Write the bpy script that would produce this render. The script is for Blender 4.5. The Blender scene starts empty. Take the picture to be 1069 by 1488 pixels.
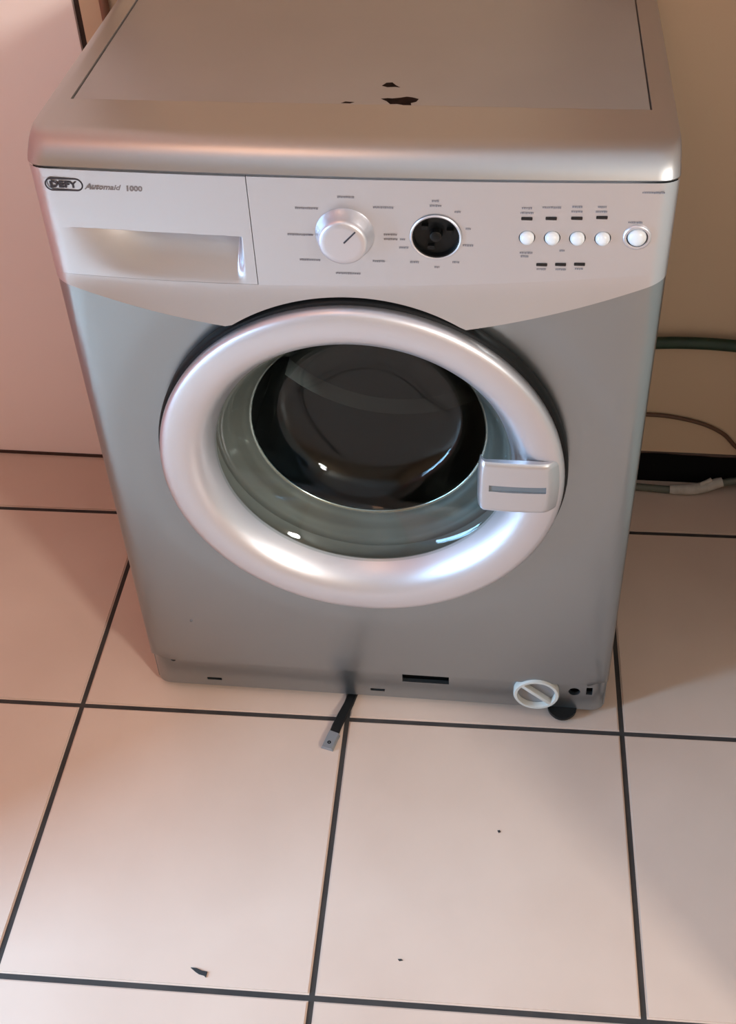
import bpy, bmesh, math, random
from mathutils import Vector, Matrix
random.seed(7)
S = bpy.context.scene
C = S.collection

# ------------------------------------------------------------------ camera
W, H = 1069, 1488
cam_d = bpy.data.cameras.new('camera'); cam = bpy.data.objects.new('camera', cam_d); C.objects.link(cam)
S.camera = cam
r = Vector((0.9946, 0.0998, -0.0291)).normalized()
f = Vector((-0.0953, 0.7631, -0.6392)).normalized()
u = r.cross(f).normalized(); r = f.cross(u).normalized()
M = Matrix(((r.x, u.x, -f.x, 0), (r.y, u.y, -f.y, 0), (r.z, u.z, -f.z, 0), (0, 0, 0, 1)))
M.translation = Vector((0.152, -0.9494, 1.3531))
cam.matrix_world = M
cam_d.sensor_fit = 'HORIZONTAL'; cam_d.sensor_width = 36
cam_d.lens = 1747.5 / W * 36
cam_d.shift_x = (W / 2 - 565.12) / W
cam_d.shift_y = (562.4 - H / 2) / W
cam_d.clip_start = 0.02

# ------------------------------------------------------------------ world, lights, exposure
S.view_settings.view_transform = 'Standard'; S.view_settings.look = 'None'
S.view_settings.gamma = 1; S.view_settings.use_curve_mapping = False
S.view_settings.exposure = -0.08
wd = bpy.data.worlds.new('world'); S.world = wd; wd.use_nodes = True
wd.node_tree.nodes['Background'].inputs[0].default_value = (0.55, 0.68, 0.9, 1)
wd.node_tree.nodes['Background'].inputs[1].default_value = 0.6

def area(name, loc, target, sx, sy, energy, col):
    d = bpy.data.lights.new(name, 'AREA'); d.shape = 'RECTANGLE'; d.size = sx; d.size_y = sy
    d.energy = energy; d.color = col
    o = bpy.data.objects.new(name, d); C.objects.link(o); o.location = loc
    o.rotation_euler = (Vector(target) - Vector(loc)).to_track_quat('-Z', 'Y').to_euler()
    return o
# daylight through the small high window on the right, through the garden door on the left, and the warm ceiling lamp
area('window_daylight', (2.26, -2.42, 2.1), (-0.3, 0, 0.85), 0.30, 0.46, 67, (0.94, 0.945, 0.90))
area('door_daylight', (-1.44, -0.77, 0.68), (0.0, -0.77, 0.68), 0.30, 1.1, 80, (0.35, 0.67, 1.0))
area('ceiling_lamp', (-0.45, -0.35, 2.52), (-0.45, -0.35, 0), 0.4, 0.4, 3.0, (1.0, 0.50, 0.25))

# ------------------------------------------------------------------ materials
def nmat(name, col, rough=0.5, metal=0.0, spec=0.5):
    m = bpy.data.materials.new(name); m.use_nodes = True
    b = m.node_tree.nodes['Principled BSDF']
    b.inputs['Base Color'].default_value = (*col, 1); b.inputs['Roughness'].default_value = rough
    b.inputs['Metallic'].default_value = metal; b.inputs['Specular IOR Level'].default_value = spec
    return m
def noisy(m, col2, scale=3.0, detail=4.0, lo=0.35, hi=0.7, bump=0.0, bscale=200.0):
    nt = m.node_tree; b = nt.nodes['Principled BSDF']; c1 = tuple(b.inputs['Base Color'].default_value)
    tc = nt.nodes.new('ShaderNodeTexCoord'); gx = nt.nodes.new('ShaderNodeNewGeometry')
    n = nt.nodes.new('ShaderNodeTexNoise'); n.inputs['Scale'].default_value = scale; n.inputs['Detail'].default_value = detail
    nt.links.new(gx.outputs['Position'], n.inputs['Vector'])
    rp = nt.nodes.new('ShaderNodeValToRGB')
    rp.color_ramp.elements[0].position = lo; rp.color_ramp.elements[0].color = c1
    rp.color_ramp.elements[1].position = hi; rp.color_ramp.elements[1].color = (*col2, 1)
    nt.links.new(n.outputs['Fac'], rp.inputs['Fac']); nt.links.new(rp.outputs['Color'], b.inputs['Base Color'])
    if bump:
        n2 = nt.nodes.new('ShaderNodeTexNoise'); n2.inputs['Scale'].default_value = bscale
        nt.links.new(gx.outputs['Position'], n2.inputs['Vector'])
        bp = nt.nodes.new('ShaderNodeBump'); bp.inputs['Strength'].default_value = bump; bp.inputs['Distance'].default_value = 0.001
        nt.links.new(n2.outputs['Fac'], bp.inputs['Height']); nt.links.new(bp.outputs['Normal'], b.inputs['Normal'])
    return m
MT = {}
MT['tile'] = noisy(nmat('cream_glazed_tile', (0.64, 0.475, 0.385), 0.30), (0.585, 0.425, 0.34), 5, 5, 0.35, 0.7, 0.05, 60)
MT['grout'] = noisy(nmat('dark_grout', (0.032, 0.026, 0.024), 0.95), (0.05, 0.040, 0.035), 30)
MT['wall'] = noisy(nmat('beige_wall_paint', (0.63, 0.44, 0.29), 0.6), (0.60, 0.415, 0.27), 3, 3, 0.35, 0.7, 0.08, 120)
MT['pale'] = noisy(nmat('pale_pink_panel_paint', (0.93, 0.79, 0.74), 0.45), (0.90, 0.76, 0.71), 3, 3, 0.35, 0.7, 0.05, 120)
MT['pink'] = noisy(nmat('pink_bounce_paint', (0.84, 0.46, 0.46), 0.5), (0.81, 0.43, 0.43), 3, 3, 0.35, 0.7, 0.05, 120)  # only for the added left wall, tints its bounce and reflections
MT['ceiling'] = nmat('white_ceiling_paint', (0.8, 0.79, 0.76), 0.8)
MT['trimdark'] = nmat('dark_brown_joint', (0.045, 0.022, 0.015), 0.8)
MT['black_skirting'] = nmat('black_skirting_paint', (0.006, 0.005, 0.005), 0.8, 0, 0.1)
MT['brown_lip'] = noisy(nmat('brown_skirting_lip', (0.05, 0.022, 0.014), 0.6), (0.10, 0.05, 0.03), 25)
MT['silver'] = noisy(nmat('silver_metallic_paint', (0.47, 0.47, 0.48), 0.35, 0.93), (0.45, 0.45, 0.46), 4, 3)
MT['silver_front'] = noisy(nmat('grey_silver_enamel', (0.335, 0.36, 0.375), 0.28, 0.94), (0.32, 0.345, 0.36), 4, 3)
MT['silver_plastic'] = nmat('silver_plastic', (0.62, 0.62, 0.65), 0.33, 0.88)
MT['silver_shiny'] = nmat('bright_silver_plastic', (0.67, 0.65, 0.68), 0.40, 0.88)
MT['worktop'] = noisy(nmat('worktop_grey', (0.38, 0.37, 0.37), 0.42, 0.7), (0.36, 0.35, 0.35), 6, 4)
MT['dark'] = nmat('black_plastic', (0.005, 0.005, 0.005), 0.5, 0, 0.3)
MT['gloss_black'] = nmat('glossy_black_plastic', (0.006, 0.006, 0.007), 0.15)
MT['socket'] = nmat('black_socket_plastic', (0.004, 0.004, 0.004), 0.35, 0, 0.25)
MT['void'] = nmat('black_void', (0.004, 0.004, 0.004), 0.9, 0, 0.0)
MT['rubber'] = noisy(nmat('grey_door_rubber', (0.27, 0.245, 0.225), 0.5), (0.21, 0.19, 0.175), 14, 4)
MT['drum'] = nmat('dark_steel_drum', (0.10, 0.10, 0.10), 0.35, 0.9)
MT['steel'] = nmat('bright_steel', (0.75, 0.75, 0.74), 0.2, 1.0)
MT['print'] = nmat('grey_print', (0.20, 0.18, 0.19), 0.6)
MT['printdark'] = nmat('black_print', (0.03, 0.028, 0.04), 0.6)
MT['white'] = nmat('white_plastic', (0.60, 0.56, 0.50), 0.5)
MT['button'] = nmat('pearl_white_button', (0.70, 0.68, 0.68), 0.25)
MT['groove'] = nmat('grey_slot_plastic', (0.16, 0.17, 0.18), 0.5)
MT['chip'] = noisy(nmat('rust_brown_bare_metal', (0.006, 0.003, 0.002), 0.9, 0, 0.1), (0.03, 0.014, 0.009), 80)
MT['green'] = noisy(nmat('green_hose_rubber', (0.003, 0.026, 0.007), 0.5), (0.002, 0.018, 0.005), 40)
MT['cord'] = nmat('brown_cord', (0.11, 0.05, 0.025), 0.6)
MT['olive'] = nmat('olive_grey_hose', (0.12, 0.12, 0.09), 0.6)
MT['sleeve'] = noisy(nmat('dirty_white_sleeve', (0.55, 0.48, 0.42), 0.7), (0.42, 0.36, 0.3), 60)
MT['pipe'] = nmat('brown_pipe_paint', (0.20, 0.09, 0.05), 0.6)
MT['tip'] = nmat('dull_grey_metal', (0.32, 0.32, 0.33), 0.5, 0.6)
MT['crumb'] = nmat('dark_crumb', (0.02, 0.02, 0.02), 0.8)
MT['frame'] = nmat('white_window_frame', (0.75, 0.75, 0.73), 0.5)
def glass(name, tint, mx):
    m = bpy.data.materials.new(name); m.use_nodes = True; nt = m.node_tree
    nt.nodes.remove(nt.nodes['Principled BSDF']); out = nt.nodes['Material Output']
    t = nt.nodes.new('ShaderNodeBsdfTransparent'); t.inputs[0].default_value = (*tint, 1)
    g = nt.nodes.new('ShaderNodeBsdfGlossy'); g.inputs['Roughness'].default_value = 0.03
    lw = nt.nodes.new('ShaderNodeLayerWeight'); pw = nt.nodes.new('ShaderNodeMath'); pw.operation = 'POWER'; pw.inputs[1].default_value = 4.0
    ma = nt.nodes.new('ShaderNodeMath'); ma.operation = 'MULTIPLY_ADD'; ma.inputs[1].default_value = 0.6; ma.inputs[2].default_value = mx
    nt.links.new(lw.outputs['Facing'], pw.inputs[0]); nt.links.new(pw.outputs[0], ma.inputs[0])
    x = nt.nodes.new('ShaderNodeMixShader')
    nt.links.new(ma.outputs[0], x.inputs[0]); nt.links.new(t.outputs[0], x.inputs[1]); nt.links.new(g.outputs[0], x.inputs[2])
    nt.links.new(x.outputs[0], out.inputs['Surface'])
    return m
MT['glass'] = glass('door_glass', (0.80, 0.84, 0.83), 0.024)

# ------------------------------------------------------------------ helpers
def mesh_obj(name, bm, mat, parent=None, smooth=None):
    me = bpy.data.meshes.new(name)
    bmesh.ops.recalc_face_normals(bm, faces=bm.faces)
    bm.to_mesh(me); bm.free()
    me.materials.append(MT[mat])
    if smooth is not None:
        for p in me.polygons: p.use_smooth = True
        try: me.set_sharp_from_angle(angle=math.radians(smooth))
        except Exception: pass
    o = bpy.data.objects.new(name, me); C.objects.link(o)
    if parent: o.parent = parent
    return o
def tag(o, label=None, cat=None, group=None, kind=None):
    if label: o['label'] = label
    if cat: o['category'] = cat
    if group: o['group'] = group
    if kind: o['kind'] = kind
    return o
def empty(name, loc=(0, 0, 0)):
    o = bpy.data.objects.new(name, None); C.objects.link(o); o.location = loc; o.empty_display_size = 0.05
    return o
def box(bm, x0, x1, y0, y1, z0, z1, bev=0.0):
    b2 = bmesh.new(); bmesh.ops.create_cube(b2, size=1)
    bmesh.ops.scale(b2, vec=(x1 - x0, y1 - y0, z1 - z0), verts=b2.verts)
    bmesh.ops.translate(b2, vec=((x0 + x1) / 2, (y0 + y1) / 2, (z0 + z1) / 2), verts=b2.verts)
    if bev: bmesh.ops.bevel(b2, geom=b2.edges[:] , offset=bev, segments=2, profile=0.6, affect='EDGES')
    me = bpy.data.meshes.new('t'); b2.to_mesh(me); b2.free(); bm.from_mesh(me); bpy.data.meshes.remove(me)
    return bm
def boxo(name, mat, parent, *a, bev=0.0):
    return mesh_obj(name, box(bmesh.new(), *a, bev=bev), mat, parent, 40 if bev else None)
def lathe(bm, prof, cx, cz, n=64, y0=0.0, closed=False):
    """profile of (r, y) turned about an axis parallel to Y"""
    rings = []
    for (rr, y) in prof:
        if rr < 1e-6: rings.append([bm.verts.new((cx, y0 + y, cz))])
        else: rings.append([bm.verts.new((cx + rr * math.cos(2 * math.pi * k / n), y0 + y, cz + rr * math.sin(2 * math.pi * k / n))) for k in range(n)])
    pairs = list(zip(rings, rings[1:]))
    if closed: pairs.append((rings[-1], rings[0]))
    for a, b in pairs:
        for k in range(n):
            q = (k + 1) % n
            if len(a) == 1 and len(b) == 1: continue
            if len(a) == 1: bm.faces.new((a[0], b[k], b[q]))
            elif len(b) == 1: bm.faces.new((a[k], b[0], a[q]))
            else: bm.faces.new((a[k], b[k], b[q], a[q]))
    return bm
def vlathe(bm, prof, cx, cy, n=24):
    """profile of (r, z) turned about Z"""
    b2 = lathe(bmesh.new(), prof, 0, 0, n)
    bmesh.ops.transform(b2, matrix=Matrix.Translation((cx, cy, 0)) @ Matrix(((1, 0, 0, 0), (0, 0, 1, 0), (0, 1, 0, 0), (0, 0, 0, 1))), verts=b2.verts)
    me = bpy.data.meshes.new('t'); b2.to_mesh(me); b2.free(); bm.from_mesh(me); bpy.data.meshes.remove(me)
    return bm
def catmull(P, sub=8):
    P = [Vector(p) for p in P]; out = []
    for i in range(len(P) - 1):
        a = P[max(i - 1, 0)]; b = P[i]; c = P[i + 1]; d = P[min(i + 2, len(P) - 1)]
        for k in range(sub):
            t = k / sub
            out.append(0.5 * ((2 * b) + (c - a) * t + (2 * a - 5 * b + 4 * c - d) * t * t + (3 * b - a - 3 * c + d) * t ** 3))
    out.append(P[-1]); return out
def tube(bm, P, rad, n=10, sub=8, sx=1.0):
    pts = catmull(P, sub) if sub else [Vector(p) for p in P]
    rings = []; up = Vector((0, 0, 1))
    for i, p in enumerate(pts):
        t = (pts[min(i + 1, len(pts) - 1)] - pts[max(i - 1, 0)]).normalized()
        a = t.cross(up)
        if a.length < 1e-3: a = Vector((1, 0, 0))
        a.normalize(); b = a.cross(t)
        rr = rad(i / (len(pts) - 1)) if callable(rad) else rad
        rings.append([bm.verts.new(p + rr * (math.cos(2 * math.pi * k / n) * a * sx + math.sin(2 * math.pi * k / n) * b)) for k in range(n)])
    for a, b in zip(rings, rings[1:]):
        for k in range(n): bm.faces.new((a[k], a[(k + 1) % n], b[(k + 1) % n], b[k]))
    bm.faces.new(rings[0]); bm.faces.new(rings[-1]); return bm
def lin(a, b, n): return [a + (b - a) * i / (n - 1) for i in range(n)]
def grid_solid(us, vs, front, back):
    """front(u,v) and back(u,v) give points; closed solid between them"""
    bm = bmesh.new()
    A = [[bm.verts.new(front(a, b)) for b in vs] for a in us]
    B = [[bm.verts.new(back(a, b)) for b in vs] for a in us]
    nu, nv = len(us), len(vs)
    for i in range(nu - 1):
        for j in range(nv - 1):
            bm.faces.new((A[i][j], A[i + 1][j], A[i + 1][j + 1], A[i][j + 1]))
            bm.faces.new((B[i][j], B[i][j + 1], B[i + 1][j + 1], B[i + 1][j]))
    for i in range(nu - 1):
        bm.faces.new((A[i][0], B[i][0], B[i + 1][0], A[i + 1][0])); bm.faces.new((A[i][-1], A[i + 1][-1], B[i + 1][-1], B[i][-1]))
    for j in range(nv - 1):
        bm.faces.new((A[0][j], A[0][j + 1], B[0][j + 1], B[0][j])); bm.faces.new((A[-1][j], B[-1][j], B[-1][j + 1], A[-1][j + 1]))
    return bm
def sstep(a, b, x):
    t = min(1, max(0, (x - a) / (b - a))); return t * t * (3 - 2 * t)
def cut(o, bm_cutter):
    """cut real openings into a part"""
    me = bpy.data.meshes.new('cutter'); bmesh.ops.recalc_face_normals(bm_cutter, faces=bm_cutter.faces); bm_cutter.to_mesh(me); bm_cutter.free()
    c = bpy.data.objects.new('cutter', me); C.objects.link(c)
    md = o.modifiers.new('b', 'BOOLEAN'); md.operation = 'DIFFERENCE'; md.solver = 'EXACT'; md.object = c
    dg = bpy.context.evaluated_depsgraph_get(); dg.update()
    ev = o.evaluated_get(dg); nm = bpy.data.meshes.new_from_object(ev)
    o.modifiers.clear(); old = o.data; o.data = nm; nm.name = o.name
    bpy.data.meshes.remove(old); bpy.data.objects.remove(c); bpy.data.meshes.remove(me)
    for p in nm.polygons: p.use_smooth = True
    nm.set_sharp_from_angle(angle=math.radians(35))
    return o
def text(name, s, x, y, z, size, mat, parent, ext=0.0002, shear=0.0, sx=1.0, bold=0.0):
    cu = bpy.data.curves.new('txt', 'FONT'); cu.body = s; cu.size = size; cu.extrude = ext; cu.shear = shear
    cu.offset = bold; cu.resolution_u = 3
    t = bpy.data.objects.new('txt', cu); C.objects.link(t)
    dg = bpy.context.evaluated_depsgraph_get(); dg.update()
    me = bpy.data.meshes.new_from_object(t.evaluated_get(dg)); bpy.data.objects.remove(t); bpy.data.curves.remove(cu)
    me.transform(Matrix.Translation((x, y, z)) @ Matrix.Rotation(math.pi / 2, 4, 'X') @ Matrix.Scale(sx, 4, (1, 0, 0)))
    me.materials.clear(); me.materials.append(MT[mat]); me.name = name
    o = bpy.data.objects.new(name, me); C.objects.link(o); o.parent = parent
    return o

# ------------------------------------------------------------------ the room
WY = 0.455                                   # face of the wall behind the machine
XL, XR, YF, ZC = -1.5, 2.35, -2.75, 2.6
YAW, TX, TY, TS = 0.0182, -0.396, -0.027, 0.3594
GR = 0.0064
bm = bmesh.new(); box(bm, XL - 0.15, XR + 0.15, YF - 0.15, WY + 0.2, -0.05, -0.0022)
floor = tag(mesh_obj('floor', bm, 'grout'), 'cream square floor tiles with dark recessed grout', kind='structure')
bm = bmesh.new(); hs = (TS - GR) / 2; box(bm, -hs, hs, -hs, hs, -0.012, 0)
bmesh.ops.bevel(bm, geom=[e for e in bm.edges if all(v.co.z > -0.001 for v in e.verts)], offset=0.0018, segments=2, affect='EDGES')
tm = bpy.data.meshes.new('tile'); bm.to_mesh(tm); bm.free(); tm.materials.append(MT['tile'])
cs, sn = math.cos(YAW), math.sin(YAW)
for i in range(-7, 9):
    for j in range(-9, 2):
        a, b = (i + .5) * TS, (j + .5) * TS
        x, y = TX + a * cs - b * sn, TY + a * sn + b * cs
        if XL - 0.1 < x < XR + 0.1 and YF - 0.1 < y < WY + 0.12:
            t = bpy.data.objects.new('tile', tm); C.objects.link(t); t.location = (x, y, random.uniform(-.0003, .0)); t.rotation_euler.z = YAW; t.parent = floor

GX0, GX1 = -0.4015, -0.3925                   # open joint in the back wall
bm = bmesh.new()
box(bm, GX1, 0.30, WY, WY + 0.12, 0.0, ZC)
box(bm, 0.30, XR + 0.1, WY, WY + 0.12, 0.069, ZC)
box(bm, GX0, GX1, WY + 0.012, WY + 0.12, 0.0, ZC)
wall_back = tag(mesh_obj('wall_back', bm, 'wall'), 'beige painted wall behind the washing machine', kind='structure')
boxo('painted_panel', 'pale', wall_back, XL - 0.1, GX0, WY, WY + 0.12, 0.0, ZC)
boxo('joint', 'trimdark', wall_back, GX0, GX1, WY + 0.006, WY + 0.013, 0.0, ZC)
tag(boxo('trim_1', 'trimdark', None, XL, 0.30, WY - 0.0025, WY + 0.01, -0.001, 0.005), kind='structure')
bb = tag(boxo('baseboard_back', 'black_skirting', None, 0.30, 0.64, WY + 0.006, WY + 0.06, -0.001, 0.069), kind='structure')
bm = bmesh.new(); tube(bm, [(x, WY + 0.004 + random.uniform(-.001, .001), 0.0655 + random.uniform(-.0015, .0012)) for x in lin(0.302, 0.638, 14)], 0.0042, 6, 3)
mesh_obj('lip', bm, 'brown_lip', bb, 60)
bm = bmesh.new(); box(bm, 0.64, 0.76, -0.15, WY, 0.0, ZC); box(bm, 0.64, 0.76, -0.58, -0.15, 0.0, 0.95)  # added out of view, stepped in height to block the window daylight
tag(mesh_obj('wall_right_occluder', bm, 'wall'), 'unseen beige wall with a low end, added right of the machine to block window light', kind='structure')
tag(boxo('wall_left_occluder', 'pink', None, -0.98, -0.86, -0.48, WY, 0.0, ZC), 'unseen pink wall added left of the machine to block door light', kind='structure')  # added out of view to block door daylight and bounce pink
# window wall with the opening of window_1
bm = bmesh.new()
box(bm, XR, XR + 0.12, YF, -2.62, 0, ZC); box(bm, XR, XR + 0.12, -2.22, WY, 0, ZC)
box(bm, XR, XR + 0.12, -2.62, -2.22, 0, 1.82); box(bm, XR, XR + 0.12, -2.62, -2.22, 2.38, ZC)
tag(mesh_obj('wall_window', bm, 'wall'), kind='structure')
w1 = tag(boxo('window_1', 'frame', None, XR + 0.04, XR + 0.08, -2.62, -2.60, 1.82, 2.38), kind='structure')
for a in ((-2.24, -2.22, 1.82, 2.38), (-2.60, -2.24, 1.82, 1.84), (-2.60, -2.24, 2.36, 2.38)):
    boxo('frame', 'frame', w1, XR + 0.04, XR + 0.08, *a)
tag(boxo('wall_front', 'wall', None, XL, XR, YF - 0.12, YF, 0, ZC), kind='structure')
# wall with the open garden door
bm = bmesh.new()
box(bm, XL - 0.12, XL, YF, -1.10, 0, ZC); box(bm, XL - 0.12, XL, -0.50, WY, 0, ZC); box(bm, XL - 0.12, XL, -1.10, -0.50, 2.05, ZC)
tag(mesh_obj('wall_door', bm, 'wall'), kind='structure')
d1 = tag(boxo('door_1', 'frame', None, XL - 0.1, XL - 0.02, -1.10, -1.06, 0, 2.05), kind='structure')
for a in ((-0.54, -0.50, 0, 2.05), (-1.06, -0.54, 2.01, 2.05)): boxo('frame', 'frame', d1, XL - 0.1, XL - 0.02, *a)
tag(boxo('ceiling', 'ceiling', None, XL - 0.1, XR + 0.1, YF - 0.1, WY + 0.1, ZC, ZC + 0.1), kind='structure')

# ------------------------------------------------------------------ washing machine
wm = tag(empty('washing_machine', (0, 0.2, 0)), 'silver front-loading washing machine with round glass door on tiled floor', 'washing machine')
WML = []                                            # parts are modelled in world place, then hung on the machine
def part(o, parent=None):
    WML.append((o, parent)); return o
HW = 0.3
def corner(x):
    k = max(0.0, (abs(x) - 0.281) / 0.019); return 0.0125 * (1 - math.sqrt(max(0, 1 - k * k * 0.98)))
def bow(x): return -0.006 + 0.0075 * (x / 0.3) ** 2 + corner(x)
def xs(a, b, n):
    out = lin(a, b, n)
    if b > 0.27: out = [v for v in out if v < 0.27] + [0.3 - 0.03 * (1 - t) ** 2 for t in lin(0, 1, 10)]
    if a < -0.27: out = [-0.3 + 0.03 * (1 - t) ** 2 for t in lin(1, 0, 10)] + [v for v in out if v > -0.27]
    return out

# casing: sides, back and bottom
bm = bmesh.new()
P = [(-HW + 0.0005, 0.020), (-HW + 0.0005, 0.41), (-HW + 0.02, 0.43), (HW - 0.02, 0.43), (HW - 0.0005, 0.41), (HW - 0.0005, 0.020)]
Q = [(-HW + 0.014, 0.020), (-HW + 0.014, 0.405), (-HW + 0.026, 0.418), (HW - 0.026, 0.418), (HW - 0.014, 0.405), (HW - 0.014, 0.020)]
z0, z1 = 0.0125, 0.804
V = [[bm.verts.new((x, y, z)) for (x, y) in L] for L in (P, Q) for z in (z0, z1)]
for i in range(5):
    bm.faces.new((V[0][i], V[0][i + 1], V[1][i + 1], V[1][i])); bm.faces.new((V[2][i], V[3][i], V[3][i + 1], V[2][i + 1]))
    bm.faces.new((V[1][i], V[1][i + 1], V[3][i + 1], V[3][i])); bm.faces.new((V[0][i], V[2][i], V[2][i + 1], V[0][i + 1]))
for i in (0, 5): bm.faces.new((V[0][i], V[1][i], V[3][i], V[2][i]))
box(bm, -HW + 0.016, HW - 0.016, 0.03, 0.415, 0.022, 0.030)
part(mesh_obj('casing', bm, 'silver_front'))

# front panel with the door opening and the shallow dish around it
DX, DZ, DR = 0.0, 0.447, 0.217
def panel_y(x, z):
    rr = math.hypot(x - DX, z - DZ)
    return 0.004 + corner(x) + 0.0042 * (1 - sstep(0.225, 0.284, rr))
bm = bmesh.new(); n = 160
X0, X1, Z0, Z1 = -HW, HW, 0.070, 0.735
def arch(x): return 0.634 + 0.011 * x / 0.3 + 0.055 * (x / 0.3) ** 2
ang = [2 * math.pi * k / n for k in range(n)]
for cx_, cz_ in ((X0, Z0), (X1, Z0), (X0, Z1), (X1, Z1)):
    a = math.atan2(cz_ - DZ, cx_ - DX) % (2 * math.pi)
    k = min(range(n), key=lambda q: abs(ang[q] - a)); ang[k] = a
def edge_r(a):
    c, s = math.cos(a), math.sin(a); t = []
    if abs(c) > 1e-9: t.append(((X1 if c > 0 else X0) - DX) / c)
    if abs(s) > 1e-9: t.append(((Z1 if s > 0 else Z0) - DZ) / s)
    return min(t)
rad = [0.1715, 0.185, 0.21] + lin(0.232, 0.282, 9)
fr = [0.0, 0.3, 0.6, 0.8, 0.9, 0.95, 0.98, 1.0]
R_ = []
for k in range(n):
    a = ang[k]; er = edge_r(a); row = []
    for rr in rad: row.append(min(rr, er * 0.97 * (0.9 + 0.1 * rr / 0.282)))
    for q in fr[1:]: row.append(row[len(rad) - 1] + (er - row[len(rad) - 1]) * q)
    R_.append(row)
def pv(k, q, off): 
    x = DX + R_[k][q] * math.cos(ang[k]); z = DZ + R_[k][q] * math.sin(ang[k]); z = min(z, arch(x) + 0.006); return (x, panel_y(x, z) + off, z)
nq = len(R_[0])
A = [[bm.verts.new(pv(k, q, 0)) for q in range(nq)] for k in range(n)]
B = [[bm.verts.new(pv(k, q, 0.004)) for q in range(nq)] for k in range(n)]
for k in range(n):
    l = (k + 1) % n
    for q in range(nq - 1):
        bm.faces.new((A[k][q], A[k][q + 1], A[l][q + 1], A[l][q])); bm.faces.new((B[k][q], B[l][q], B[l][q + 1], B[k][q + 1]))
    bm.faces.new((A[k][0], A[l][0], B[l][0], B[k][0])); bm.faces.new((A[k][-1], B[k][-1], B[l][-1], A[l][-1]))
front = part(mesh_obj('front_panel', bm, 'silver_front', None, 30))

# bottom strip left bare where the kick plate is gone
zs_ = lin(0.0105, 0.0735, 8)
bm = grid_solid(xs(-HW, HW, 41), zs_, lambda x, z: (x * 0.996, 0.011 + corner(x), z), lambda x, z: (x * 0.996, 0.017 + corner(x), z))
strip = part(mesh_obj('bottom_strip', bm, 'silver_front', None, 30))
cb = bmesh.new()
box(cb, 0.035, 0.096, -0.05, 0.08, 0.0455, 0.0625)
box(cb, -0.229, -0.209, -0.05, 0.08, 0.0225, 0.0275)
box(cb, -0.008, 0.011, -0.05, 0.08, 0.0215, 0.0265)
box(cb, 0.2735, 0.2815, -0.05, 0.08, 0.043, 0.0575)
lathe(cb, [(0, -0.05), (0.0075, -0.05), (0.0075, 0.08), (0, 0.08)], 0.2585, 0.0475, 20)
lathe(cb, [(0, -0.05), (0.0038, -0.05), (0.0038, 0.08), (0, 0.08)], -0.271, 0.0615, 14)
cut(strip, cb)
part(boxo('slot_shade_backing', 'void', None, -0.284, 0.284, 0.0195, 0.022, 0.018, 0.072))  # black sheet standing in for the deep shade behind the openings
# screw on the lower front
bm = lathe(bmesh.new(), [(0, -0.0012), (0.0014, -0.0012), (0.002, 0.0), (0.002, 0.002)], -0.232, 0.153, 14, 0.004)
part(mesh_obj('screw_cap', bm, 'groove', None, 40))

# fascia -----------------------------------------------------------
def crease(x): return arch(x) + 0.007 + 0.046 * (1 - (x / 0.305) ** 2)
ZT = 0.8042
XD = -0.0905
def fy(x, z): return bow(x) + 0.001 + 0.003 * sstep(0.775, 0.80, z) * 0.0
def scoop(x, z):
    s = (x + 0.276) / (0.276 - 0.101)
    if s <= 0 or s >= 1: 
        return 0.0
    top = 0.7415 - 0.002 * s
    a = (top - z) / 0.057
    if a <= 0: return 0.0
    d = sstep(0, 0.03, a) * max(0, 1 - a) ** 1.7
    d *= sstep(0.0, 0.55, s)
    d *= sstep(0, 0.035 + 0.03 * a, 1 - s)
    return 0.036 * d
# control panel
us = xs(XD + 0.0003, HW, 70); vs = lin(0, 1, 14)
bm = grid_solid(us, vs, lambda x, v: (x, fy(x, 0), crease(x) + (ZT - crease(x)) * v), lambda x, v: (x, corner(x) + 0.0025, crease(x) + (ZT - crease(x)) * v))
panel = part(mesh_obj('control_panel', bm, 'silver_plastic', None, 30))
HX, HZ, HR = 0.083, 0.7455, 0.0222
cb = lathe(bmesh.new(), [(0, -0.05), (HR, -0.05), (HR, 0.02), (0, 0.02)], HX, HZ, 48)
BX = [0.167, 0.190, 0.213, 0.236]; BZ = 0.7465
for x in BX: lathe(cb, [(0, -0.05), (0.0076, -0.05), (0.0076, 0.02), (0, 0.02)], x, BZ, 28)
lathe(cb, [(0, -0.05), (0.0105, -0.05), (0.0105, 0.03), (0, 0.03)], 0.267, 0.7485, 32)
cut(panel, cb)
# chin under the panel: flares forward towards the door
def chin_low(x):
    a = arch(x)
    if abs(x) < 0.2278: a = max(a, DZ + math.sqrt(0.2278 ** 2 - x * x))
    return min(a, crease(x) - 0.002)
def chin(x, v):
    z = crease(x) + (chin_low(x) - crease(x)) * v
    w = (crease(x) - z) / (crease(x) - arch(x)); k = 1 - (x / 0.3) ** 2
    return (x, fy(x, 0) - 0.012 * k * w ** 1.3, z)
us = sorted(set([round(v, 5) for v in xs(-HW, HW, 81)] + [round(v, 5) for v in lin(-0.2, 0.2, 61)])); vs = lin(0, 1, 12)
bm = grid_solid(us, vs, chin, lambda x, v: (x, corner(x) + 0.0025, crease(x) + (chin_low(x) - crease(x)) * v))
part(mesh_obj('fascia_chin', bm, 'silver_plastic', None, 30))
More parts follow.
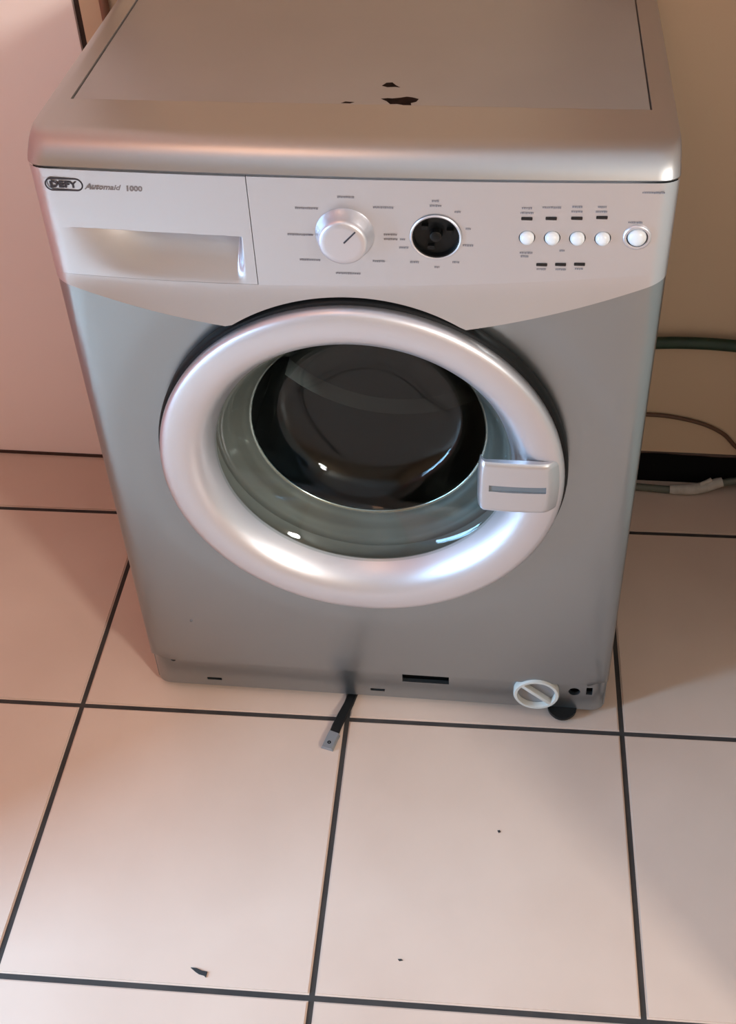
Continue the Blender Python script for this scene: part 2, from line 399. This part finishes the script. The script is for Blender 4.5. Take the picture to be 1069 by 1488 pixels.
# detergent drawer with scooped grip
ux = sorted(set([round(v, 5) for v in xs(-HW, XD - 0.0003, 60)] + [round(v, 5) for v in lin(-0.118, -0.099, 24)]))
def dz(x, v):
    return crease(x) + 0.0006 + (ZT - crease(x) - 0.0006) * v
vv = sorted(set([round(v, 5) for v in lin(0, 1, 46)] + [round(v, 5) for v in lin(0.36, 0.56, 50)]))
bm = grid_solid(ux, vv, lambda x, v: (x, fy(x, 0) - 0.0005 + scoop(x, dz(x, v)), dz(x, v)), lambda x, v: (x, corner(x) + 0.0025 + scoop(x, dz(x, v)), dz(x, v)))
drawer = part(mesh_obj('detergent_drawer', bm, 'silver_plastic', None, 50))
# dark shadow gap strip between fascia and lid
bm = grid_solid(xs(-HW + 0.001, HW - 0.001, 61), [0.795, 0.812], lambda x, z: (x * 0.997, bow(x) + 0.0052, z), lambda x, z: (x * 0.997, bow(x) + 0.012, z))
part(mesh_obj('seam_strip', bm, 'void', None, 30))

# lettering on the drawer
FY = -0.0058
def pill(name, cx, cz, hw, hh, w, y, mat, parent):
    bm = bmesh.new(); n = 12
    def loop(a, b):
        L = []
        for sx, a0 in ((1, -90), (-1, 90)):
            for k in range(n + 1):
                t = math.radians(a0 + 180 * k / n)
                L.append((cx + sx * (a - b) + b * math.cos(t), cz + b * math.sin(t)))
        return L
    O, I = loop(hw, hh), loop(hw - w, hh - w); m = len(O)
    rows = [[bm.verts.new((x, yy, z)) for (x, z) in L] for L in (O, I) for yy in (y, y + 0.0006)]
    for k in range(m):
        q = (k + 1) % m
        bm.faces.new((rows[0][k], rows[0][q], rows[2][q], rows[2][k])); bm.faces.new((rows[0][k], rows[1][k], rows[1][q], rows[0][q]))
        bm.faces.new((rows[2][k], rows[2][q], rows[3][q], rows[3][k])); bm.faces.new((rows[1][k], rows[3][k], rows[3][q], rows[1][q]))
    return mesh_obj(name, bm, mat, parent)
def ly(x): return fy(x, 0) - 0.0008
LG = []
o = pill('logo_outline', -0.2655, 0.7885, 0.0185, 0.0068, 0.0014, 0, 'printdark', None); o.location.y = ly(-0.262) - 0.0006; LG.append(o)
LG.append(text('logo_letters', 'DEFY', -0.2795, ly(-0.262) - 0.0003, 0.7855, 0.0092, 'printdark', None, 0.0003, 0, 1.22, 0.0003))
LG.append(text('model_lettering', 'Automaid', -0.2455, ly(-0.225), 0.7850, 0.0078, 'print', None, 0.0003, 0.4, 1.08, 0.0002))
LG.append(text('model_number', '1000', -0.2065, ly(-0.20), 0.7848, 0.0074, 'print', None, 0.0003, 0.1, 1.1, 0.0003))
for o in LG: part(o, drawer)

# small print around the dials: too small to read, short grey marks
def printmark(x, z, w, mat='print', h=0.0017):
    bm = bmesh.new(); y = ly(x); k = x - w / 2
    while k < x + w / 2 - 0.0006:
        q = random.choice((0.0012, 0.0017, 0.0022)); q = min(q, x + w / 2 - k)
        box(bm, k, k + q - 0.0003, y, y + 0.0012, z - h / 2 * random.uniform(.7, 1.1), z + h / 2 * random.uniform(.6, 1.1)); k += q
    o = mesh_obj('print_mark', bm, mat); part(o, panel); return o
marks = [(0.0010,0.7860,0.0160),(-0.0360,0.7730,0.0220),(-0.0440,0.7440,0.0250),(-0.0370,0.7160,0.0200),(-0.0010,0.7020,0.0240),(0.0290,0.7170,0.0120),(0.0350,0.7760,0.0190),(0.0410,0.7470,0.0130),(0.0410,0.7420,0.0130),(0.0830,0.7840,0.0070),(0.0830,0.7790,0.0110),(0.1030,0.7730,0.0060),(0.1130,0.7550,0.0050),(0.1130,0.7370,0.0100),(0.1020,0.7180,0.0070),(0.0840,0.7120,0.0050),(0.0630,0.7170,0.0090),(0.0530,0.7330,0.0090),(0.0520,0.7420,0.0050),(0.1660,0.7780,0.0100),(0.1660,0.7730,0.0120),(0.1880,0.7790,0.0170),(0.2110,0.7800,0.0100),(0.2110,0.7750,0.0110),(0.2330,0.7800,0.0080),(0.2330,0.7750,0.0110),(0.1670,0.7300,0.0120),(0.1660,0.7260,0.0080),(0.2000,0.7330,0.0050),(0.1820,0.7120,0.0090),(0.2000,0.7120,0.0100),(0.2170,0.7130,0.0080),(0.2640,0.7640,0.0130),(0.2770,0.7950,0.0200)]
for mk in marks: printmark(*mk)

# indicator lamps
for (x, z) in ((0.166, 0.767), (0.188, 0.7675), (0.211, 0.768), (0.2335, 0.769), (0.182, 0.717), (0.1995, 0.7175), (0.217, 0.718)):
    y = ly(x); part(boxo('indicator_window', 'gloss_black', None, x - 0.0052, x + 0.0052, y - 0.0002, y + 0.003, z - 0.0016, z + 0.0016, bev=0.0008))
# option buttons
for x in BX:
    y = bow(x)
    bm = lathe(bmesh.new(), [(0, -0.0045), (0.003, -0.0043), (0.0055, -0.003), (0.0066, -0.0005), (0.0068, 0.006)], x, BZ, 28, y)
    part(mesh_obj('option_button', bm, 'button', None, 60))
y = bow(0.267)
bm = lathe(bmesh.new(), [(0.0098, 0.006), (0.0098, -0.001), (0.0112, -0.0016), (0.0126, -0.001), (0.013, 0.002)], 0.267, 0.7485, 36, y)
part(mesh_obj('start_button_ring', bm, 'silver_shiny', None, 60))
bm = lathe(bmesh.new(), [(0, -0.005), (0.0045, -0.0047), (0.0075, -0.003), (0.0086, -0.0005), (0.0088, 0.006)], 0.267, 0.7485, 32, y)
part(mesh_obj('start_button', bm, 'button', None, 60))
# programme knob
KX, KZ = -0.002, 0.746
y = bow(KX)
bm = lathe(bmesh.new(), [(0, -0.0165), (0.016, -0.0168), (0.0208, -0.0165), (0.0228, -0.0150), (0.0238, -0.012), (0.0262, -0.003), (0.0278, -0.001), (0.0280, 0.002)], KX, KZ, 64, y)
knob = part(mesh_obj('programme_knob', bm, 'silver_shiny', None, 45))
bm = box(bmesh.new(), 0.002, 0.0185, -0.0004, 0.0008, -0.0007, 0.0007)
bmesh.ops.transform(bm, matrix=Matrix.Translation((KX, y - 0.0169, KZ)) @ Matrix.Rotation(math.radians(-48), 4, 'Y'), verts=bm.verts)
part(mesh_obj('pointer', bm, 'printdark'), knob)
# socket of the missing second knob
y = bow(HX)
bm = lathe(bmesh.new(), [(HR - 0.0002, -0.0005), (HR - 0.0012, 0.0), (HR - 0.0016, 0.006), (0.006, 0.008), (0.0055, 0.001), (0.0035, 0.0), (0, 0.0)], HX, HZ, 40, y)
for a in (20, 140, 250):
    t = math.radians(a); cx_, cz_ = HX + 0.0135 * math.cos(t), HZ + 0.0135 * math.sin(t)
    box(bm, cx_ - 0.003, cx_ + 0.003, y + 0.002, y + 0.009, cz_ - 0.002, cz_ + 0.002)
part(mesh_obj('dial_socket', bm, 'socket', None, 40))
bm = lathe(bmesh.new(), [(HR - 0.0001, 0.004), (HR - 0.0001, -0.0007), (HR + 0.0011, -0.0012), (HR + 0.002, -0.0004)], HX, HZ, 48, y)
part(mesh_obj('socket_rim', bm, 'silver_shiny', None, 60))

# lid ------------------------------------------------------------
ZL, ZTOP = 0.8082, 0.832
def lid_pt(x, v):
    """v 0..1 climbs the front lip, beyond runs back over the top"""
    y0 = bow(x) - 0.001
    side = max(0, (abs(x) - 0.290) / 0.010)
    if v <= 1:
        t0 = 0.46; t = t0 + (math.pi / 2 - t0) * v; c0, s0 = math.cos(t0), math.sin(t0)
        y = y0 + 0.036 * (c0 - math.cos(t)) / c0; z = ZL + (ZTOP - ZL) * (math.sin(t) - s0) / (1 - s0)
    else:
        y = y0 + 0.036 + (v - 1); z = ZTOP
        y = min(y, 0.435)
    z -= 0.0018 * side * side * (1 if v > 0.3 else v / 0.3)
    ins = sstep(0.2775, 0.2765, abs(x)) * sstep(0.0875, 0.0885, y)
    z -= 0.004 * ins
    return (x, y, z)
lx = sorted(set([round(v, 5) for v in xs(-HW, HW, 51)] + [s * q for s in (1, -1) for q in (0.2755, 0.2765, 0.277, 0.2775, 0.2785, 0.292, 0.296, 0.2985)]))
lv = lin(0, 1, 22) + [1.02, 1.045, 1.052, 1.0525, 1.053, 1.0538, 1.055, 1.0565, 1.058, 1.062, 1.10, 1.25, 1.405]
bm = grid_solid(lx, lv, lid_pt, lambda x, v: (x, lid_pt(x, v)[1] + (0.004 if v < 1 else 0), min(ZL, lid_pt(x, v)[2] - 0.004)))
lid = part(mesh_obj('lid', bm, 'silver', None, 30))
bm = box(bmesh.new(), -0.2762, 0.2762, 0.0882, 0.425, 0.8275, 0.8308, 0.0012)
wt = part(mesh_obj('worktop_panel', bm, 'worktop', None, 40))
def chip(name, pts, cx, cy, z, parent, h=0.0004, mat='chip'):
    bm = bmesh.new(); lo = [bm.verts.new((cx + x, cy + y, z)) for x, y in pts]; hi = [bm.verts.new((cx + x * .96, cy + y * .96, z + h)) for x, y in pts]
    bm.faces.new(hi); bm.faces.new(lo[::-1])
    for k in range(len(pts)): q = (k + 1) % len(pts); bm.faces.new((lo[k], lo[q], hi[q], hi[k]))
    o = mesh_obj(name, bm, mat); 
    return o
part(chip('paint_chip', [(-.019, .002), (-.013, -.003), (-.009, -.009), (-.002, -.0085), (.003, -.010), (.007, -.014), (.012, -.012), (.011, -.006), (.016, -.003), (.018, .003), (.012, .006), (.006, .0075), (.0, .005), (-.008, .003), (-.013, .0035)], 0.042, 0.100, 0.8306, wt), wt)
part(chip('paint_chip', [(-.009, -.003), (-.003, -.006), (.004, -.005), (.010, -.006), (.005, -.001), (.001, .005), (-.005, .004)], 0.030, 0.1325, 0.8306, wt, 0.0003), wt)
part(chip('paint_chip', [(-.006, -.0015), (.003, -.002), (.007, .001), (-.002, .002)], -0.008, 0.093, 0.8306, wt, 0.0003), wt)

# drum, seal ------------------------------------------------------
bm = lathe(bmesh.new(), [(0.138, 0.066), (0.200, 0.072), (0.215, 0.085), (0.215, 0.33), (0.20, 0.345), (0, 0.335), (0, 0.349), (0.205, 0.352), (0.222, 0.335), (0.222, 0.08), (0.202, 0.066), (0.138, 0.0625)], DX, DZ, 64, 0, True)
drum = part(mesh_obj('drum', bm, 'drum', None, 40))
for a in (90, 210, 330):
    t = math.radians(a); bm = bmesh.new()
    prism = [(-0.03, 0.2155), (0.03, 0.2155), (0.012, 0.165), (-0.012, 0.165)]
    vs_ = [[bm.verts.new((p * math.cos(t) - q * math.sin(t) * -1 if False else DX + q * math.cos(t) - p * math.sin(t), yy, DZ + q * math.sin(t) + p * math.cos(t))) for p, q in prism] for yy in (0.10, 0.31)]
    for k in range(4): bm.faces.new((vs_[0][k], vs_[0][(k + 1) % 4], vs_[1][(k + 1) % 4], vs_[1][k]))
    bm.faces.new(vs_[0]); bm.faces.new(vs_[1]); part(mesh_obj('drum_paddle', bm, 'drum'), drum)
sp = [(0.1715, 0.013), (0.176, 0.020), (0.1765, 0.032), (0.172, 0.038), (0.165, 0.036), (0.1605, 0.040), (0.1590, 0.046), (0.152, 0.049), (0.144, 0.048), (0.1375, 0.052), (0.1355, 0.058)]
sp2 = [(rr + 0.004, yy + 0.004) for rr, yy in sp[::-1]]
bm = lathe(bmesh.new(), sp + sp2, DX, DZ, 96, 0, True)
seal = part(mesh_obj('door_seal', bm, 'rubber', None, 60))
bm = lathe(bmesh.new(), [(0.1335, 0.058), (0.1325, 0.0605), (0.1335, 0.063), (0.136, 0.0635), (0.138, 0.0605), (0.136, 0.0575)], DX, DZ, 96, 0, True)
part(mesh_obj('seal_lip', bm, 'steel', None, 60), seal)

# door -------------------------------------------------------------
prof = [(0.2120, 0.006), (0.2192, -0.0080), (0.2202, -0.0160), (0.2190, -0.0203), (0.2160, -0.0228), (0.2110, -0.0242), (0.2020, -0.0250), (0.1930, -0.0246), (0.1855, -0.0222), (0.1790, -0.0178), (0.1737, -0.0115), (0.1692, -0.0040), (0.1658, 0.0030), (0.1632, 0.0085), (0.1645, 0.0112), (0.1700, 0.0100), (0.19, -0.006), (0.2050, -0.002)]
door = part(mesh_obj('door', lathe(bmesh.new(), prof, DX, DZ, 128, 0, True), 'silver_shiny', None, 50))
bm = lathe(bmesh.new(), [(0.2130, 0.0095), (0.2225, 0.0090), (0.2242, 0.0060), (0.2240, -0.0055), (0.2225, -0.0078), (0.2184, -0.0080), (0.2135, 0.0050)], DX, DZ, 128, 0, True)
part(mesh_obj('edge_band', bm, 'dark', None, 50), door)
gp = [(0.1640, 0.0050), (0.1595, 0.0075), (0.1520, 0.020), (0.1385, 0.040), (0.1240, 0.066), (0.1150, 0.082), (0.1070, 0.091), (0.0900, 0.0965), (0.0500, 0.0995), (0, 0.1005)]
gq = [(max(0, rr + 0.004) if rr > 0 else 0, yy + (0.005 if rr < 0.11 else 0.001)) for rr, yy in gp]
bm = lathe(bmesh.new(), gp + gq[::-1], DX, DZ, 96)
part(mesh_obj('glass_bowl', bm, 'glass', None, 60), door)
# latch handle
def hfront(x, v):
    z = DZ + 0.004 + (v - .5) * 0.071
    y = -0.0340 + 0.0022 * ((x - 0.168) / 0.045) ** 2 + 0.009 * max(0, (x - 0.198) / 0.0165) ** 2
    e = max(0, abs(v - .5) * 2 - 0.88) / 0.12; y += 0.003 * e * e
    xe = x
    if x < 0.140: xe = x + 0.0045 * max(0, abs(v - .5) * 2 - 0.3) ** 2
    if x > 0.150:
        k = (x - 0.150) / (0.2145 - 0.150); xm = math.sqrt(max(0, 0.2150 ** 2 - (z - DZ) ** 2)); xe = 0.150 + (xm - 0.150) * k
    b = max(0, (0.134 - x) / 0.006); y += 0.006 * b * b
    return (xe, y, z)
hx = [0.1275, 0.1285, 0.130, 0.132, 0.134, 0.138] + lin(0.145, 0.2145, 18); hv = [0, 0.02, 0.05, 0.09] + lin(0.14, 0.86, 12) + [0.91, 0.95, 0.98, 1]
bm = grid_solid(hx, hv, hfront, lambda x, v: (hfront(x, v)[0], max(hfront(x, v)[1] + 0.004, -0.0255), hfront(x, v)[2]))
handle = mesh_obj('latch_handle', bm, 'silver_plastic', None, 40)
cb = bmesh.new(); box(cb, 0.140, 0.2005, -0.06, -0.0300, DZ - 0.0005, DZ + 0.0085, 0.0)
cut(handle, cb); part(handle, door)
part(boxo('handle_slot', 'groove', None, 0.1402, 0.2003, -0.0316, -0.0285, DZ - 0.0004, DZ + 0.0084), door)

# pump filter cap, feet
PX, PZ = 0.2095, 0.0475
bm = lathe(bmesh.new(), [(0.0240, 0.0125), (0.0240, 0.003), (0.0248, 0.001), (0.0282, 0.001), (0.0295, 0.003), (0.0290, 0.0125)], PX, PZ, 48, 0, True)
cap = mesh_obj('pump_filter_cap', bm, 'white', None, 40)
b2 = box(bmesh.new(), -0.0250, 0.0250, 0.001, 0.011, -0.0026, 0.0026, 0.0010)
bmesh.ops.transform(b2, matrix=Matrix.Translation((PX, 0, PZ)) @ Matrix.Rotation(math.radians(42), 4, 'Y'), verts=b2.verts)
part(cap); part(mesh_obj('grip_bar', b2, 'white', None, 40), cap)
bm = lathe(bmesh.new(), [(0, 0.0085), (0.0243, 0.0085), (0.0243, 0.0115), (0, 0.0115)], PX, PZ, 40)
part(mesh_obj('cap_floor', bm, 'tip'), cap)
fm = None
for x, y in ((0.2450, 0.013), (-0.225, 0.075), (0.245, 0.38), (-0.245, 0.38)):
    bm = vlathe(bmesh.new(), [(0, 0.0), (0.012, 0.0), (0.0155, 0.002), (0.0165, 0.005), (0.019, 0.008), (0.019, 0.0125), (0, 0.0135)], x, y)
    part(mesh_obj('foot', bm, 'dark', None, 40))
for o, p in WML:
    o.parent = p if p else wm
bpy.context.view_layer.update()
for o, p in WML:
    if p is None: o.matrix_parent_inverse = wm.matrix_world.inverted()

# ------------------------------------------------------------------ things around the machine
bm = tube(bmesh.new(), [(0.20, 0.441, 0.284), (0.33, 0.441, 0.289), (0.40, 0.440, 0.294), (0.46, 0.440, 0.293), (0.54, 0.439, 0.286), (0.60, 0.439, 0.276), (0.638, 0.439, 0.268)], 0.0088, 14)
tag(mesh_obj('green_hose', bm, 'green', None, 60), 'dark green rubber hose running along the wall to the right of the washer', 'hose')
bm = tube(bmesh.new(), [(0.20, 0.4515, 0.150), (0.34, 0.4515, 0.147), (0.40, 0.4515, 0.145), (0.45, 0.4515, 0.1335), (0.485, 0.4515, 0.115), (0.508, 0.451, 0.090), (0.53, 0.4505, 0.073), (0.57, 0.4505, 0.072), (0.638, 0.4505, 0.076)], 0.0032, 10)
tag(mesh_obj('power_cord', bm, 'cord', None, 60), 'thin brown cord drooping down the wall below the green hose', 'cord')
dh = tag(empty('waste_hose', (0.42, 0.44, 0)), 'olive grey hose with a dirty white sleeve on the floor by the black skirting', 'hose')
def child(o, e):
    o.parent = e; bpy.context.view_layer.update(); o.matrix_parent_inverse = e.matrix_world.inverted(); return o
bm = tube(bmesh.new(), [(0.22, 0.442, 0.0062), (0.34, 0.440, 0.0062), (0.42, 0.436, 0.0062), (0.45, 0.437, 0.008), (0.485, 0.444, 0.014), (0.52, 0.448, 0.020), (0.56, 0.448, 0.020), (0.63, 0.447, 0.0065)], 0.006, 10)
child(mesh_obj('hose_tube', bm, 'olive', None, 60), dh)
bm = tube(bmesh.new(), [(0.417, 0.4355, 0.0075), (0.43, 0.4355, 0.0078), (0.45, 0.436, 0.0095), (0.470, 0.439, 0.0125), (0.490, 0.4445, 0.017), (0.498, 0.446, 0.019)], lambda t: 0.0072 + 0.0016 * math.sin(3.1 * t), 10, 5)
child(mesh_obj('sleeve', bm, 'sleeve', None, 60), dh)
bm = tube(bmesh.new(), [(0.463, 0.4375, 0.019), (0.472, 0.440, 0.0225), (0.480, 0.4425, 0.0265)], 0.0035, 7, 4)
child(mesh_obj('tie_end', bm, 'sleeve', None, 60), dh)
pp = tag(empty('wall_pipe', (-0.358, WY - 0.008, 0)), 'brown vertical pipe on the wall behind the left rear corner of the washer', 'pipe')
child(mesh_obj('pipe', vlathe(bmesh.new(), [(0, 0.001), (0.0058, 0.001), (0.0058, 1.5), (0, 1.5)], -0.358, WY - 0.0075, 14), 'pipe', None, 40), pp)
for z in (0.3, 0.95, 1.4):
    bm = vlathe(bmesh.new(), [(0.0056, z), (0.0074, z), (0.0074, z + 0.014), (0.0056, z + 0.014)], -0.358, WY - 0.0075, 14)
    child(mesh_obj('pipe_clip', bm, 'pipe', None, 40), pp)
# black strap poking out from under the machine
st = tag(empty('strap', (-0.045, -0.02, 0)), 'short black strap with grey metal end sticking out from under the washer', 'strap')
def ribbon(P, w, h):
    bm = bmesh.new(); rows = []
    for (x, y, z) in P: rows.append((Vector((x, y, z))))
    L = []
    for i, p in enumerate(rows):
        t = (rows[min(i + 1, len(rows) - 1)] - rows[max(i - 1, 0)]); t.z = 0; t.normalize(); s = Vector((-t.y, t.x, 0))
        L.append([bm.verts.new(p + s * a * w / 2 + Vector((0, 0, b))) for a, b in ((-1, 0), (-.8, h), (.8, h), (1, 0))])
    for a, b in zip(L, L[1:]):
        for k in range(4): bm.faces.new((a[k], a[(k + 1) % 4], b[(k + 1) % 4], b[k]))
    bm.faces.new(L[0]); bm.faces.new(L[-1][::-1]); return bm
child(mesh_obj('strap_band', ribbon([(-0.026, 0.08, 0.0005), (-0.031, 0.03, 0.0008), (-0.037, 0.0, 0.003), (-0.043, -0.02, 0.005), (-0.048, -0.036, 0.004), (-0.052, -0.052, 0.0012)], 0.0135, 0.003), 'dark', None, 40), st)
bm = ribbon([(-0.0500, -0.046, 0.0006), (-0.0525, -0.054, 0.0004), (-0.0565, -0.070, 0.0004)], 0.0165, 0.0056)
tp = child(mesh_obj('metal_end', bm, 'tip', None, 40), st)
bm = vlathe(bmesh.new(), [(0, 0.0058), (0.0022, 0.0064), (0.003, 0.0055), (0, 0.0050)], -0.0545, -0.062, 12)
child(mesh_obj('rivet', bm, 'dark', None, 40), st)
# crumbs on the tiles
def crumb(label, cx, cy, pts, h):
    o = chip('crumb', pts, 0, 0, 0, None, h, 'crumb'); o.location = (cx, cy, 0.0)
    return tag(o, label, 'crumb')
crumb('dark leaf-like crumb on the near tile left of centre', -0.159, -0.3635, [(-.011, .004), (-.004, .004), (.003, .0015), (.009, .001), (.0085, -.0055), (.006, -.0035), (.0, -.0025), (-.005, .0)], 0.0012)
crumb('tiny grey speck on the tile below the black slot', 0.168, -0.166, [(-.002, .001), (.001, .002), (.0022, -.0005), (-.0005, -.0018)], 0.0008)
crumb('tiny dark speck at the bottom middle of the floor', 0.063, -0.331, [(-.003, .0008), (.001, .0014), (.003, .0), (-.001, -.0012)], 0.0008)
